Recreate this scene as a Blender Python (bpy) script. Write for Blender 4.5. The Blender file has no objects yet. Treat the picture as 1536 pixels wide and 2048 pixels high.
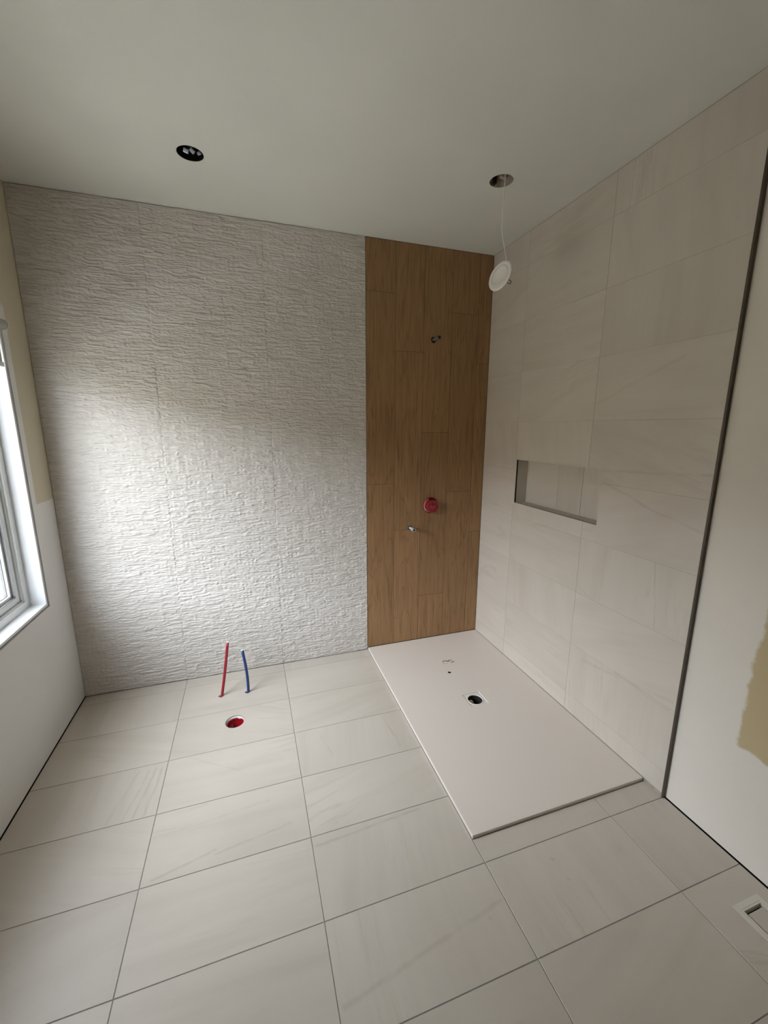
import bpy, bmesh, math, random
import numpy as np
from mathutils import Vector, Matrix
random.seed(7)
C = bpy.context.scene.collection
S = bpy.context.scene

# ------------------------------------------------------------------ camera
F_PX = 821.08
cam_d = bpy.data.cameras.new('camera'); cam = bpy.data.objects.new('camera', cam_d); C.objects.link(cam)
cam_d.sensor_fit = 'VERTICAL'; cam_d.sensor_height = 24.0; cam_d.lens = F_PX/2048*24.0
cam_d.clip_start = 0.02; cam_d.clip_end = 200
yaw, pitch, roll = 0.318494, -0.202176, 0.002722
cp, sp = math.cos(pitch), math.sin(pitch)
fw = Vector((math.sin(yaw)*cp, math.cos(yaw)*cp, sp))
r0 = Vector((math.cos(yaw), -math.sin(yaw), 0)); u0 = r0.cross(fw)
cr = r0*math.cos(roll)+u0*math.sin(roll); cu = -r0*math.sin(roll)+u0*math.cos(roll)
CAM = Vector((0.4533, -2.6340, 1.5828))
cam.matrix_world = Matrix(((cr.x, cu.x, -fw.x, CAM.x), (cr.y, cu.y, -fw.y, CAM.y), (cr.z, cu.z, -fw.z, CAM.z), (0, 0, 0, 1)))
S.camera = cam

# ------------------------------------------------------------------ light
SKY_STRENGTH = 8.0; SKY_GLOW = 8.0; GLOW_POW = 4.0; SUN_SIDE = (-.82, -.38, .40)
SKY_COL = (0.905, 0.98, 1.09)
S.view_settings.view_transform = 'Standard'; S.view_settings.look = 'None'
S.view_settings.gamma = 1.0; S.view_settings.use_curve_mapping = False
S.view_settings.exposure = .50
w = bpy.data.worlds.new('world'); S.world = w; w.use_nodes = True
nt = w.node_tree; nt.nodes.clear()
bg = nt.nodes.new('ShaderNodeBackground'); out = nt.nodes.new('ShaderNodeOutputWorld')
bg.inputs['Color'].default_value = (*SKY_COL, 1)
# overcast sky, brightest where the hidden sun stands behind the cloud
tcw = nt.nodes.new('ShaderNodeTexCoord'); dot = nt.nodes.new('ShaderNodeVectorMath'); dot.operation = 'DOT_PRODUCT'
dot.inputs[1].default_value = Vector(SUN_SIDE).normalized(); nt.links.new(tcw.outputs['Generated'], dot.inputs[0])
mxx = nt.nodes.new('ShaderNodeMath'); mxx.operation = 'MAXIMUM'; mxx.inputs[1].default_value = 0; nt.links.new(dot.outputs['Value'], mxx.inputs[0])
pw = nt.nodes.new('ShaderNodeMath'); pw.operation = 'POWER'; pw.inputs[1].default_value = GLOW_POW; nt.links.new(mxx.outputs[0], pw.inputs[0])
ma = nt.nodes.new('ShaderNodeMath'); ma.operation = 'MULTIPLY_ADD'; ma.inputs[1].default_value = SKY_GLOW; ma.inputs[2].default_value = SKY_STRENGTH
nt.links.new(pw.outputs[0], ma.inputs[0]); nt.links.new(ma.outputs[0], bg.inputs['Strength'])
nt.links.new(bg.outputs[0], out.inputs[0])
S.cycles.max_bounces = 9; S.cycles.diffuse_bounces = 6; S.cycles.glossy_bounces = 3; S.cycles.transparent_max_bounces = 8
S.cycles.use_adaptive_sampling = True; S.cycles.adaptive_threshold = .015
S.cycles.use_denoising = True

# a portal only tells the renderer where the sky comes in; it gives no light of its own
pl = bpy.data.lights.new('window_portal', 'AREA'); pl.shape = 'RECTANGLE'; pl.size = 1.2; pl.size_y = 1.3
pl.cycles.is_portal = True
po = bpy.data.objects.new('window_portal', pl); C.objects.link(po)
po.location = (-0.745, -0.95, 1.36); po.rotation_euler = (0, math.radians(-90), 0)
pl.size, pl.size_y = 1.36, 1.42     # after the turn: local x is world z, local y is world y

# ------------------------------------------------------------------ dimensions (metres)
XL, XR, XD, H = -0.559, 2.0875, 2.100, 2.706
YE = -1.5765            # end of the tiled part of the right wall
ROW, ROW0 = 0.2975, -0.0936
YREAR = -5.0
WT = 0.18

# ------------------------------------------------------------------ helpers
def obj(name, bm, mat=None, parent=None, smooth=False, props=None):
    me = bpy.data.meshes.new(name); bm.normal_update(); bm.to_mesh(me); bm.free()
    return objm(name, me, mat, parent, smooth, props)
def objm(name, me, mat=None, parent=None, smooth=False, props=None):
    o = bpy.data.objects.new(name, me); C.objects.link(o)
    if mat:
        for m in (mat if isinstance(mat, (list, tuple)) else [mat]): me.materials.append(m)
    if parent: o.parent = parent
    if smooth:
        for p in me.polygons: p.use_smooth = True
    if props:
        for k, v in props.items(): o[k] = v
    return o
STR = {'kind': 'structure'}
def loc(o, root): o.matrix_parent_inverse = Matrix.Translation(-Vector(root.location)); return o
def thing(name, label, cat, loc=(0, 0, 0), group=None):
    o = bpy.data.objects.new(name, None); C.objects.link(o); o.location = loc
    o.empty_display_size = .05
    o['label'] = label; o['category'] = cat
    if group: o['group'] = group
    return o
def tag(o, label, cat): o['label'] = label; o['category'] = cat; return o
def box(bm, x0, x1, y0, y1, z0, z1, mi=0, bev=0.0):
    v = [bm.verts.new(p) for p in ((x0,y0,z0),(x1,y0,z0),(x1,y1,z0),(x0,y1,z0),(x0,y0,z1),(x1,y0,z1),(x1,y1,z1),(x0,y1,z1))]
    fs = [bm.faces.new([v[i] for i in q]) for q in ((0,3,2,1),(4,5,6,7),(0,1,5,4),(1,2,6,5),(2,3,7,6),(3,0,4,7))]
    for f in fs: f.material_index = mi
    if bev:
        es = list({e for f in fs for e in f.edges})
        bmesh.ops.bevel(bm, geom=es, offset=bev, segments=2, affect='EDGES', profile=.6)
    return bm
def basis(n):
    n = Vector(n).normalized(); a = Vector((0, 0, 1)) if abs(n.z) < .9 else Vector((1, 0, 0))
    u = n.cross(a).normalized(); return u, n.cross(u), n
def lathe(bm, prof, org=(0, 0, 0), axis=(0, 0, 1), seg=48, close=False, mi=0):
    """prof: list of (radius, distance along axis)"""
    u, v, n = basis(axis); org = Vector(org); rings = []
    for r, t in prof:
        if r < 1e-6: rings.append([bm.verts.new(org+n*t)])
        else: rings.append([bm.verts.new(org+n*t+(u*math.cos(2*math.pi*k/seg)+v*math.sin(2*math.pi*k/seg))*r) for k in range(seg)])
    for a, b in list(zip(rings, rings[1:])) + ([(rings[-1], rings[0])] if close else []):
        for k in range(seg):
            k2 = (k+1) % seg
            if len(a) == 1 and len(b) == 1: continue
            if len(a) == 1: f = bm.faces.new((a[0], b[k2], b[k]))
            elif len(b) == 1: f = bm.faces.new((a[k], a[k2], b[0]))
            else: f = bm.faces.new((a[k], a[k2], b[k2], b[k]))
            f.material_index = mi
    bmesh.ops.recalc_face_normals(bm, faces=bm.faces)
    return bm
def tube(bm, pts, r, seg=16, cap=True, inner=None):
    pts = [Vector(p) for p in pts]; rings = []
    rr = r if isinstance(r, (list, tuple)) else [r]*len(pts)
    t = (pts[1]-pts[0]).normalized(); u, v, _ = basis(t)
    for i, p in enumerate(pts):
        t = (pts[min(i+1, len(pts)-1)]-pts[max(i-1, 0)]).normalized()
        u = (u-t*u.dot(t)).normalized(); v = t.cross(u)
        rings.append([bm.verts.new(p+(u*math.cos(2*math.pi*k/seg)+v*math.sin(2*math.pi*k/seg))*rr[i]) for k in range(seg)])
    for a, b in zip(rings, rings[1:]):
        for k in range(seg): bm.faces.new((a[k], a[(k+1) % seg], b[(k+1) % seg], b[k]))
    if cap:
        if inner:
            for ring, p, p2 in ((rings[-1], pts[-1], pts[-2]),):
                d = (p2-p).normalized()
                ir = [bm.verts.new(p+(q.co-p)*inner) for q in ring]; dr = [bm.verts.new(q.co+d*r*2.2) for q in ir]
                for k in range(seg):
                    k2 = (k+1) % seg
                    bm.faces.new((ring[k], ring[k2], ir[k2], ir[k])); bm.faces.new((ir[k], ir[k2], dr[k2], dr[k]))
                bm.faces.new(dr)
            bm.faces.new(rings[0])
        else: bm.faces.new(rings[0]); bm.faces.new(rings[-1])
    bmesh.ops.recalc_face_normals(bm, faces=bm.faces)
    return bm
def cut(o, *bms):
    """boolean holes, applied to the mesh at once"""
    for bm in bms:
        me = bpy.data.meshes.new('cutter'); bmesh.ops.recalc_face_normals(bm, faces=bm.faces); bm.to_mesh(me); bm.free()
        c = bpy.data.objects.new('cutter', me); C.objects.link(c)
        m = o.modifiers.new('hole', 'BOOLEAN'); m.operation = 'DIFFERENCE'; m.solver = 'EXACT'; m.object = c
        bpy.context.view_layer.update()
        dg = bpy.context.evaluated_depsgraph_get()
        new = bpy.data.meshes.new_from_object(o.evaluated_get(dg))
        o.modifiers.remove(m); o.data = new
        bpy.data.objects.remove(c); bpy.data.meshes.remove(me)
def cyl_cut(p, axis, r, t0, t1, seg=48):
    return lathe(bmesh.new(), [(0, t0), (r, t0), (r, t1), (0, t1)], p, axis, seg)
def merge(name, objs, parent=None, props=None):
    bm = bmesh.new(); mats = []
    for o in objs:
        b2 = bmesh.new(); b2.from_mesh(o.data)
        off = len(mats); mats += list(o.data.materials)
        for f in b2.faces: f.material_index += off
        tmp = bpy.data.meshes.new('t'); b2.to_mesh(tmp); b2.free(); bm.from_mesh(tmp); bpy.data.meshes.remove(tmp)
    for o in objs: bpy.data.objects.remove(o)
    return obj(name, bm, mats, parent, props=props)

# ------------------------------------------------------------------ materials
def M(name):
    m = bpy.data.materials.new(name); m.use_nodes = True
    nt = m.node_tree; nt.nodes.clear()
    o = nt.nodes.new('ShaderNodeOutputMaterial'); p = nt.nodes.new('ShaderNodeBsdfPrincipled')
    nt.links.new(p.outputs[0], o.inputs[0]); return m, nt, p
def N(nt, t, **kw):
    n = nt.nodes.new('ShaderNode'+t)
    for k, v in kw.items():
        if k.startswith('i_'):
            key = k[2:]; key = int(key) if key.isdigit() else key.replace('_', ' ')
            n.inputs[key].default_value = v
        else: setattr(n, k, v)
    return n
def ramp(nt, fac, stops):
    r = nt.nodes.new('ShaderNodeValToRGB'); els = r.color_ramp.elements
    while len(els) < len(stops): els.new(.5)
    for e, (p, c) in zip(els, stops): e.position = p; e.color = (*c, 1) if len(c) == 3 else (c[0],)*3+(1,)
    nt.links.new(fac, r.inputs[0]); return r.outputs[0]
def mixc(nt, fac, a, b, mode='MIX'):
    m = nt.nodes.new('ShaderNodeMix'); m.data_type = 'RGBA'; m.blend_type = mode
    for s, v in ((m.inputs[0], fac), (m.inputs[6], a), (m.inputs[7], b)):
        if isinstance(v, bpy.types.NodeSocket): nt.links.new(v, s)
        elif isinstance(v, (int, float)): s.default_value = v
        else: s.default_value = (*v, 1)
    return m.outputs[2]
def bump(nt, p, h, strength=.2, dist=.002):
    b = N(nt, 'Bump', i_Strength=strength, i_Distance=dist); nt.links.new(h, b.inputs['Height']); nt.links.new(b.outputs[0], p.inputs['Normal'])
def simple(name, col, rough=.5, metal=0.0, noise=.06, nscale=30, spec=.5, bumpst=0, coat=0):
    m, nt, p = M(name)
    tc = N(nt, 'TexCoord'); n = N(nt, 'TexNoise', i_Scale=nscale, i_Detail=4.0); nt.links.new(tc.outputs['Object'], n.inputs['Vector'])
    a = tuple(c*(1-noise) for c in col); b = tuple(min(1, c*(1+noise)) for c in col)
    nt.links.new(ramp(nt, n.outputs[0], [(.3, a), (.7, b)]), p.inputs['Base Color'])
    p.inputs['Roughness'].default_value = rough; p.inputs['Metallic'].default_value = metal
    p.inputs['Specular IOR Level'].default_value = spec; p.inputs['Coat Weight'].default_value = coat
    if bumpst: bump(nt, p, n.outputs[0], bumpst, .001)
    return m
def facing(nt):
    """tile-wise coordinates: object position turned and shifted by the tile's own attribute"""
    tc = N(nt, 'TexCoord'); at = N(nt, 'Attribute', attribute_name='tile_shift')
    ax = N(nt, 'Attribute', attribute_name='tile_turn')
    rot = N(nt, 'VectorRotate', rotation_type='EULER_XYZ')
    nt.links.new(tc.outputs['Object'], rot.inputs['Vector']); nt.links.new(ax.outputs['Vector'], rot.inputs['Rotation'])
    ad = N(nt, 'VectorMath', operation='ADD'); nt.links.new(rot.outputs[0], ad.inputs[0]); nt.links.new(at.outputs['Vector'], ad.inputs[1])
    return ad.outputs[0], at, tc
def marks(nt, tc, axes, segs, wob=.012):
    """mask of single long veins that belong to certain tiles: segs = (a0,b0,a1,b1,width,strength)"""
    nz = N(nt, 'TexNoise', i_Scale=9.0, i_Detail=5.0, i_Roughness=.65); nt.links.new(tc.outputs['Object'], nz.inputs['Vector'])
    sb = N(nt, 'VectorMath', operation='SUBTRACT'); sb.inputs[1].default_value = (.5, .5, .5); nt.links.new(nz.outputs['Color'], sb.inputs[0])
    sc = N(nt, 'VectorMath', operation='SCALE'); sc.inputs['Scale'].default_value = wob*2; nt.links.new(sb.outputs[0], sc.inputs[0])
    ad = N(nt, 'VectorMath', operation='ADD'); nt.links.new(tc.outputs['Object'], ad.inputs[0]); nt.links.new(sc.outputs[0], ad.inputs[1])
    mk = N(nt, 'VectorMath', operation='MULTIPLY'); mk.inputs[1].default_value = tuple(1 if 'XYZ'[i] in axes else 0 for i in range(3)); nt.links.new(ad.outputs[0], mk.inputs[0])
    br = N(nt, 'TexNoise', i_Scale=14.0, i_Detail=3.0); nt.links.new(tc.outputs['Object'], br.inputs['Vector'])
    brk = ramp(nt, br.outputs[0], [(.35, (.25,)), (.55, (1,))])
    tot = None
    def v3(a, b): d = dict(zip(axes, (a, b))); return tuple(d.get(k, 0) for k in 'XYZ')
    for a0, b0, a1, b1, wd_, st_ in segs:
        p0, p1 = Vector(v3(a0, b0)), Vector(v3(a1, b1)); d = p1-p0
        r = N(nt, 'VectorMath', operation='SUBTRACT'); r.inputs[1].default_value = p0; nt.links.new(mk.outputs[0], r.inputs[0])
        dt = N(nt, 'VectorMath', operation='DOT_PRODUCT'); dt.inputs[1].default_value = d/d.length_squared; nt.links.new(r.outputs[0], dt.inputs[0])
        cl = N(nt, 'Clamp'); nt.links.new(dt.outputs['Value'], cl.inputs[0])
        pr_ = N(nt, 'VectorMath', operation='SCALE'); pr_.inputs[0].default_value = d; nt.links.new(cl.outputs[0], pr_.inputs['Scale'])
        ds = N(nt, 'VectorMath', operation='DISTANCE'); nt.links.new(r.outputs[0], ds.inputs[0]); nt.links.new(pr_.outputs[0], ds.inputs[1])
        mr = N(nt, 'MapRange', interpolation_type='SMOOTHSTEP'); mr.inputs['From Max'].default_value = wd_; mr.inputs['To Min'].default_value = st_; mr.inputs['To Max'].default_value = 0
        nt.links.new(ds.outputs['Value'], mr.inputs['Value'])
        if tot is None: tot = mr.outputs[0]
        else:
            mx_ = N(nt, 'Math', operation='MAXIMUM'); nt.links.new(tot, mx_.inputs[0]); nt.links.new(mr.outputs[0], mx_.inputs[1]); tot = mx_.outputs[0]
    o = N(nt, 'Math', operation='MULTIPLY'); nt.links.new(tot, o.inputs[0]); nt.links.new(brk, o.inputs[1]); o2 = N(nt, 'Math', operation='MULTIPLY', i_1=.62); nt.links.new(o.outputs[0], o2.inputs[0]); return o2.outputs[0]
def stone_tile(name, base, rough=.42, vein_axis='x', segs=None, axes='XY'):
    m, nt, p = M(name); co, at, tc = facing(nt)
    def mp(sc, src=co):
        q = N(nt, 'Mapping'); q.inputs['Scale'].default_value = sc; nt.links.new(src, q.inputs['Vector']); return q.outputs[0]
    st = {'x': (.8, 8, 8), 'y': (8, .8, 8)}[vein_axis]
    n1 = N(nt, 'TexNoise', i_Scale=1.5, i_Detail=6.0, i_Roughness=.58, i_Distortion=.2); nt.links.new(mp(st), n1.inputs['Vector'])
    n2 = N(nt, 'TexNoise', i_Scale=2.2, i_Detail=5.0, i_Roughness=.55); nt.links.new(co, n2.inputs['Vector'])
    n3 = N(nt, 'TexNoise', i_Scale=120.0, i_Detail=3.0); nt.links.new(co, n3.inputs['Vector'])
    n4 = N(nt, 'TexNoise', i_Scale=1.0, i_Detail=6.0, i_Roughness=.6, i_Distortion=.35); nt.links.new(mp(tuple(s*1.3 for s in st)), n4.inputs['Vector'])
    b = base
    k = lambda f, t=(1, 1, 1): tuple(min(1, c*f*q) for c, q in zip(b, t))
    c1 = ramp(nt, n1.outputs[0], [(.34, k(.92, (1, .985, .96))), (.5, k(1.0)), (.66, k(1.05, (1, 1.0, .99)))])
    c2 = ramp(nt, n2.outputs[0], [(.3, k(.90, (1, .985, .97))), (.7, k(1.05))])
    c = mixc(nt, .45, c1, c2)
    # thin darker veins
    ve = N(nt, 'Math', operation='SUBTRACT', i_1=.5); nt.links.new(n4.outputs[0], ve.inputs[0])
    ab = N(nt, 'Math', operation='ABSOLUTE'); nt.links.new(ve.outputs[0], ab.inputs[0])
    vf = ramp(nt, ab.outputs[0], [(0.0, (1,)), (.014, (.45,)), (.035, (0,))])
    msk = ramp(nt, n2.outputs[0], [(.52, (0,)), (.64, (.7,))])
    mm = N(nt, 'Math', operation='MULTIPLY'); nt.links.new(vf, mm.inputs[0]); nt.links.new(msk, mm.inputs[1])
    c = mixc(nt, mm.outputs[0], c, k(.87, (1, .98, .95)))
    if segs:
        mkk = marks(nt, tc, axes, segs); c = mixc(nt, mkk, c, k(.72, (1, .98, .95)))
    # per tile tone
    tn = N(nt, 'TexWhiteNoise', noise_dimensions='3D'); nt.links.new(at.outputs['Vector'], tn.inputs['Vector'])
    c = mixc(nt, 1.0, c, ramp(nt, tn.outputs[0], [(0, (.965, .96, .955)), (1, (1.02, 1.015, 1.01))]), 'MULTIPLY')
    nt.links.new(c, p.inputs['Base Color'])
    p.inputs['Roughness'].default_value = rough; p.inputs['Specular IOR Level'].default_value = .45
    ht = N(nt, 'Math', operation='ADD'); nt.links.new(n3.outputs[0], ht.inputs[0]); nt.links.new(n1.outputs[0], ht.inputs[1])
    bump(nt, p, ht.outputs[0], .12, .0012)
    return m

TILE = (0.62, 0.565, 0.495)
FLOOR_VEINS = [(.034, -1.268, .243, -1.219, .010, .8), (.244, -1.239, .53, -1.199, .009, .7), (.05, -1.10, .45, -1.06, .008, .5),
    (.615, -1.325, 1.05, -1.300, .010, .9), (-.018, -.72, -.049, -.985, .008, .8), (-.045, -.72, -.091, -.985, .008, .8), (-.075, -.72, -.127, -.985, .007, .7), (-.12, -.72, -.19, -.985, .010, .5),
    (1.19, -1.707, .62, -1.80, .012, .7), (.725, -.745, .761, -.899, .008, .5), (1.086, -.744, 1.101, -.941, .010, .6), (.089, -.70, .329, -.853, .008, .5),
    (1.711, -1.692, 1.714, -1.696, .040, .45), (1.447, -1.645, 1.449, -1.650, .008, 1), (1.45, -1.721, 1.452, -1.725, .007, 1), (1.117, -1.737, 1.119, -1.741, .008, 1)]
WALL_VEINS = [(-1.075, 1.380, -1.57, 1.412, .010, .8), (-1.077, 1.332, -1.342, 1.243, .010, .8), (-1.342, 1.243, -1.57, 1.190, .009, .7), (-1.402, 1.018, -1.435, .727, .005, .9), (-1.075, .369, -1.559, .455, .014, .5),
    (-1.276, .419, -1.555, .408, .014, .5), (-1.00, .76, -1.06, .73, .006, .9), (-1.146, 1.01, -1.135, .74, .010, .35), (-1.00, .20, -1.02, .035, .007, .8), (-.99, 1.70, -1.40, 1.86, .012, .4)]
m_floor = stone_tile('stone_look_floor_tile', TILE, .38, 'x', FLOOR_VEINS, 'XY')
m_wallt = stone_tile('stone_look_wall_tile', tuple(c*1.03 for c in TILE), .42, 'y', WALL_VEINS, 'YZ')
m_grout = simple('grey_grout', (.30, .285, .265), .9, noise=.1, nscale=60)
m_groutw = simple('beige_grout', (.40, .36, .31), .9, noise=.1, nscale=60)
m_dark = simple('cavity_shade', (.02, .017, .014), .9, noise=.2)  # near-black colour that paints in the shade of gaps, holes and voids
m_ceil = None
def paint(name, col, sc=260, st=.25, patch=None):
    m, nt, p = M(name); tc = N(nt, 'TexCoord')
    n = N(nt, 'TexNoise', i_Scale=sc, i_Detail=2.0); nt.links.new(tc.outputs['Object'], n.inputs['Vector'])
    n2 = N(nt, 'TexNoise', i_Scale=2.5, i_Detail=3.0); nt.links.new(tc.outputs['Object'], n2.inputs['Vector'])
    c = ramp(nt, n2.outputs[0], [(.3, tuple(v*.97 for v in col)), (.7, tuple(min(1, v*1.02) for v in col))])
    if patch: c = patch(nt, tc, n2, c)
    nt.links.new(c, p.inputs['Base Color']); p.inputs['Roughness'].default_value = .85; p.inputs['Specular IOR Level'].default_value = .25
    bump(nt, p, n.outputs[0], st, .001); return m
def softbox(nt, tc, lims, soft=.01, wob=.02):
    """mask of a hand-trowelled patch: lims = {'Y':(lo,hi), 'Z':(lo,hi)}, edges wobble"""
    sep = N(nt, 'SeparateXYZ'); nt.links.new(tc.outputs['Object'], sep.inputs[0])
    nz = N(nt, 'TexNoise', i_Scale=5.0, i_Detail=6.0, i_Roughness=.6); nt.links.new(tc.outputs['Object'], nz.inputs['Vector'])
    res = None
    for a, (lo, hi) in lims.items():
        w_ = N(nt, 'Math', operation='MULTIPLY_ADD', i_1=wob*2, i_2=-wob); nt.links.new(nz.outputs[0], w_.inputs[0])
        s = N(nt, 'Math', operation='ADD'); nt.links.new(sep.outputs[a], s.inputs[0]); nt.links.new(w_.outputs[0], s.inputs[1])
        for v, sg in ((lo, 1), (hi, -1)):
            r = N(nt, 'MapRange', interpolation_type='SMOOTHSTEP')
            r.inputs['From Min'].default_value = v-soft*sg; r.inputs['From Max'].default_value = v+soft*sg
            if sg < 0:
                r.inputs['From Min'].default_value = v-soft; r.inputs['From Max'].default_value = v+soft
                r.inputs['To Min'].default_value = 1; r.inputs['To Max'].default_value = 0
            nt.links.new(s.outputs[0], r.inputs['Value'])
            if res is None: res = r.outputs[0]
            else:
                m = N(nt, 'Math', operation='MULTIPLY'); nt.links.new(res, m.inputs[0]); nt.links.new(r.outputs[0], m.inputs[1]); res = m.outputs[0]
    return res
m_ceil = paint('ceiling_paint', (.73, .72, .66), 300, .35)
m_rear = paint('primed_wall', (.50, .47, .43))
MUD = (.50, .43, .30)
def pr(nt, tc, n2, c):
    c = mixc(nt, softbox(nt, tc, {'Y': (-4, -1.80), 'Z': (.44, 1.20)}, .008, .05), c, (.56, .45, .27))
    return c
m_dry = paint('primed_drywall', (.80, .74, .66), 260, .3, pr)
def plf(nt, tc, n2, c):
    c = mixc(nt, softbox(nt, tc, {'Y': (-.187, .2), 'Z': (1.205, 3)}, .003, .004), c, (.66, .60, .46))
    c = mixc(nt, softbox(nt, tc, {'Y': (-3.9, .2), 'Z': (2.12, 3)}, .02, .02), c, (.66, .60, .46))
    return c
m_dryl = paint('primed_drywall_window_side', (.80, .79, .77), 260, .25, plf)
m_tray = simple('white_mineral_tray', (.80, .72, .65), .48, noise=.012, nscale=300, bumpst=.15)
m_white = simple('white_painted_board', (.82, .83, .84), .5, noise=.02)
m_vinyl = simple('white_vinyl', (.80, .81, .80), .35, noise=.01)
m_gasket = simple('grey_gasket', (.22, .22, .22), .6)
m_plastic = simple('white_plastic', (.88, .83, .78), .35, noise=.01)
m_lens = simple('frosted_lens', (.80, .75, .70), .3, noise=.01)
m_red = simple('red_plastic', (.30, .006, .014), .22, noise=.05, coat=.4)
m_redpipe = simple('red_pex', (.33, .018, .03), .35, noise=.05)
m_blue = simple('blue_pex', (.014, .045, .18), .35, noise=.08)
m_chrome = simple('steel', (.62, .68, .74), .42, .55, noise=.08)
m_galv = simple('galvanised_steel', (.62, .57, .48), .5, .7, noise=.2, nscale=40)
m_dull = simple('dull_dark_steel', (.16, .155, .15), .35, .6, noise=.15)
m_black = simple('black_metal', (.012, .012, .012), .4, noise=.1)
m_trimm = simple('bronze_edge_profile', (.085, .065, .047), .45, .2, noise=.1)
m_pvc = simple('white_pipe', (.75, .74, .72), .35)
m_vent = simple('vent_frame_beige', (.74, .69, .60), .5, noise=.04)
m_mark = simple('black_print', (.05, .045, .04), .7)

# ------------------------------------------------------------------ tiles
def tiles(name, rects, place, mat, thick=.009, bev=.0008, rnd=None):
    """rects: (a0,a1,b0,b1); place(a,b,h) -> world point; one mesh with tile_shift / tile_turn face attributes"""
    bm = bmesh.new(); sh = bm.faces.layers.float_vector.new('tile_shift'); tu = bm.faces.layers.float_vector.new('tile_turn')
    rn = random.Random(5)
    for (a0, a1, b0, b1) in rects:
        lo = [place(a, b, -thick) for a, b in ((a0, b0), (a1, b0), (a1, b1), (a0, b1))]
        mid = [place(a, b, -bev) for a, b in ((a0, b0), (a1, b0), (a1, b1), (a0, b1))]
        top = [place(a, b, 0) for a, b in ((a0+bev, b0+bev), (a1-bev, b0+bev), (a1-bev, b1-bev), (a0+bev, b1-bev))]
        L, Mi, T = ([bm.verts.new(p) for p in q] for q in (lo, mid, top))
        fs = [bm.faces.new(T), bm.faces.new(L[::-1])]
        for k in range(4):
            k2 = (k+1) % 4
            fs.append(bm.faces.new((L[k], L[k2], Mi[k2], Mi[k]))); fs.append(bm.faces.new((Mi[k], Mi[k2], T[k2], T[k])))
        s = (rn.uniform(-20, 20), rn.uniform(-20, 20), rn.uniform(-20, 20))
        t = rnd(rn) if rnd else (0, 0, 0)
        for f in fs: f[sh] = s; f[tu] = t
    bmesh.ops.recalc_face_normals(bm, faces=bm.faces)
    return obj(name, bm, mat)

# ---- floor
G = .0028
xs = [XL+.003, 0, .6, 1.2, 1.8, XD-.003]
ys = [-.001] + [ROW0-ROW*i for i in range(0, 18)]
rects = []
TX0, TY = 1.2, -1.487
for x0, x1 in zip(xs, xs[1:]):
    for y1, y0 in zip(ys, ys[1:]):
        a0, a1, b0, b1 = x0+G/2, x1-G/2, max(y0, YREAR)+G/2, y1-G/2
        if b1-b0 < .02 and y1 < -1: continue
        if x0 >= 1.2-1e-6:
            if b0 > TY-.01: continue
            b1 = min(b1, TY-.004)
        # the vent takes a piece out of the tiles beside the right wall
        rects.append((a0, a1, b0, b1))
def turn_floor(rn): return (0, 0, rn.choice([0, math.pi/2, math.pi, .35, -.25, math.pi/2+.2]))
fl = tiles('floor_tiles', rects, lambda a, b, h: (a, b, h), m_floor, rnd=turn_floor)
gr = obj('grout_bed', box(bmesh.new(), XL+.003, XD-.003, YREAR-.02, .01, -.12, -.0016), m_grout)
VX0, VX1, VY0, VY1 = 1.918, 2.040, -2.27, -1.966
HOT, COLD, WC = (.216, -.243), (.367, -.252), (.298, -.500)
for o in (fl, gr):
    cut(o, cyl_cut((WC[0], WC[1], 0), (0, 0, 1), .050, -.16, .05), cyl_cut((HOT[0]-.004, HOT[1], 0), (0, 0, 1), .0145, -.16, .05),
        cyl_cut((COLD[0]-.004, COLD[1], 0), (0, 0, 1), .0145, -.16, .05), box(bmesh.new(), VX0+.006, VX1-.006, VY0+.006, VY1-.006, -.09, .05))
DR = (1.643, -.757)
cut(gr, cyl_cut((DR[0], DR[1], 0), (0, 0, 1), .058, -.16, .05))
floor = merge('floor', [fl, gr], props=STR)
obj('subfloor', box(bmesh.new(), XL-.2, XD+.2, YREAR-.1, .2, -.30, -.125), m_dark, props=STR)

# ---- ceiling
ce = obj('ceiling', box(bmesh.new(), XL-WT, XD+.2, YREAR-.15, .15, H, H+.016), m_ceil, props=STR)
L1, L2 = (.300, -.492), (1.648, -.738)
cut(ce, cyl_cut((L1[0], L1[1], H), (0, 0, 1), .053, -.05, .05), cyl_cut((L2[0], L2[1], H), (0, 0, 1), .054, -.05, .05))
def attic():
    bm = box(bmesh.new(), XL-WT, XD+.2, YREAR-.15, .15, H+.22, H+.25); return bm
obj('ceiling_deck', attic(), m_dark, props=STR)

# ---- rear wall and walls proper
obj('wall_rear', box(bmesh.new(), XL-WT, XD+.2, YREAR-.15, YREAR, -.12, H+.2), m_rear, props=STR)
wb = obj('wall_back_core', box(bmesh.new(), XL-WT, XD+.2, .0102, .15, -.12, H+.2), m_dark)

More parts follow.
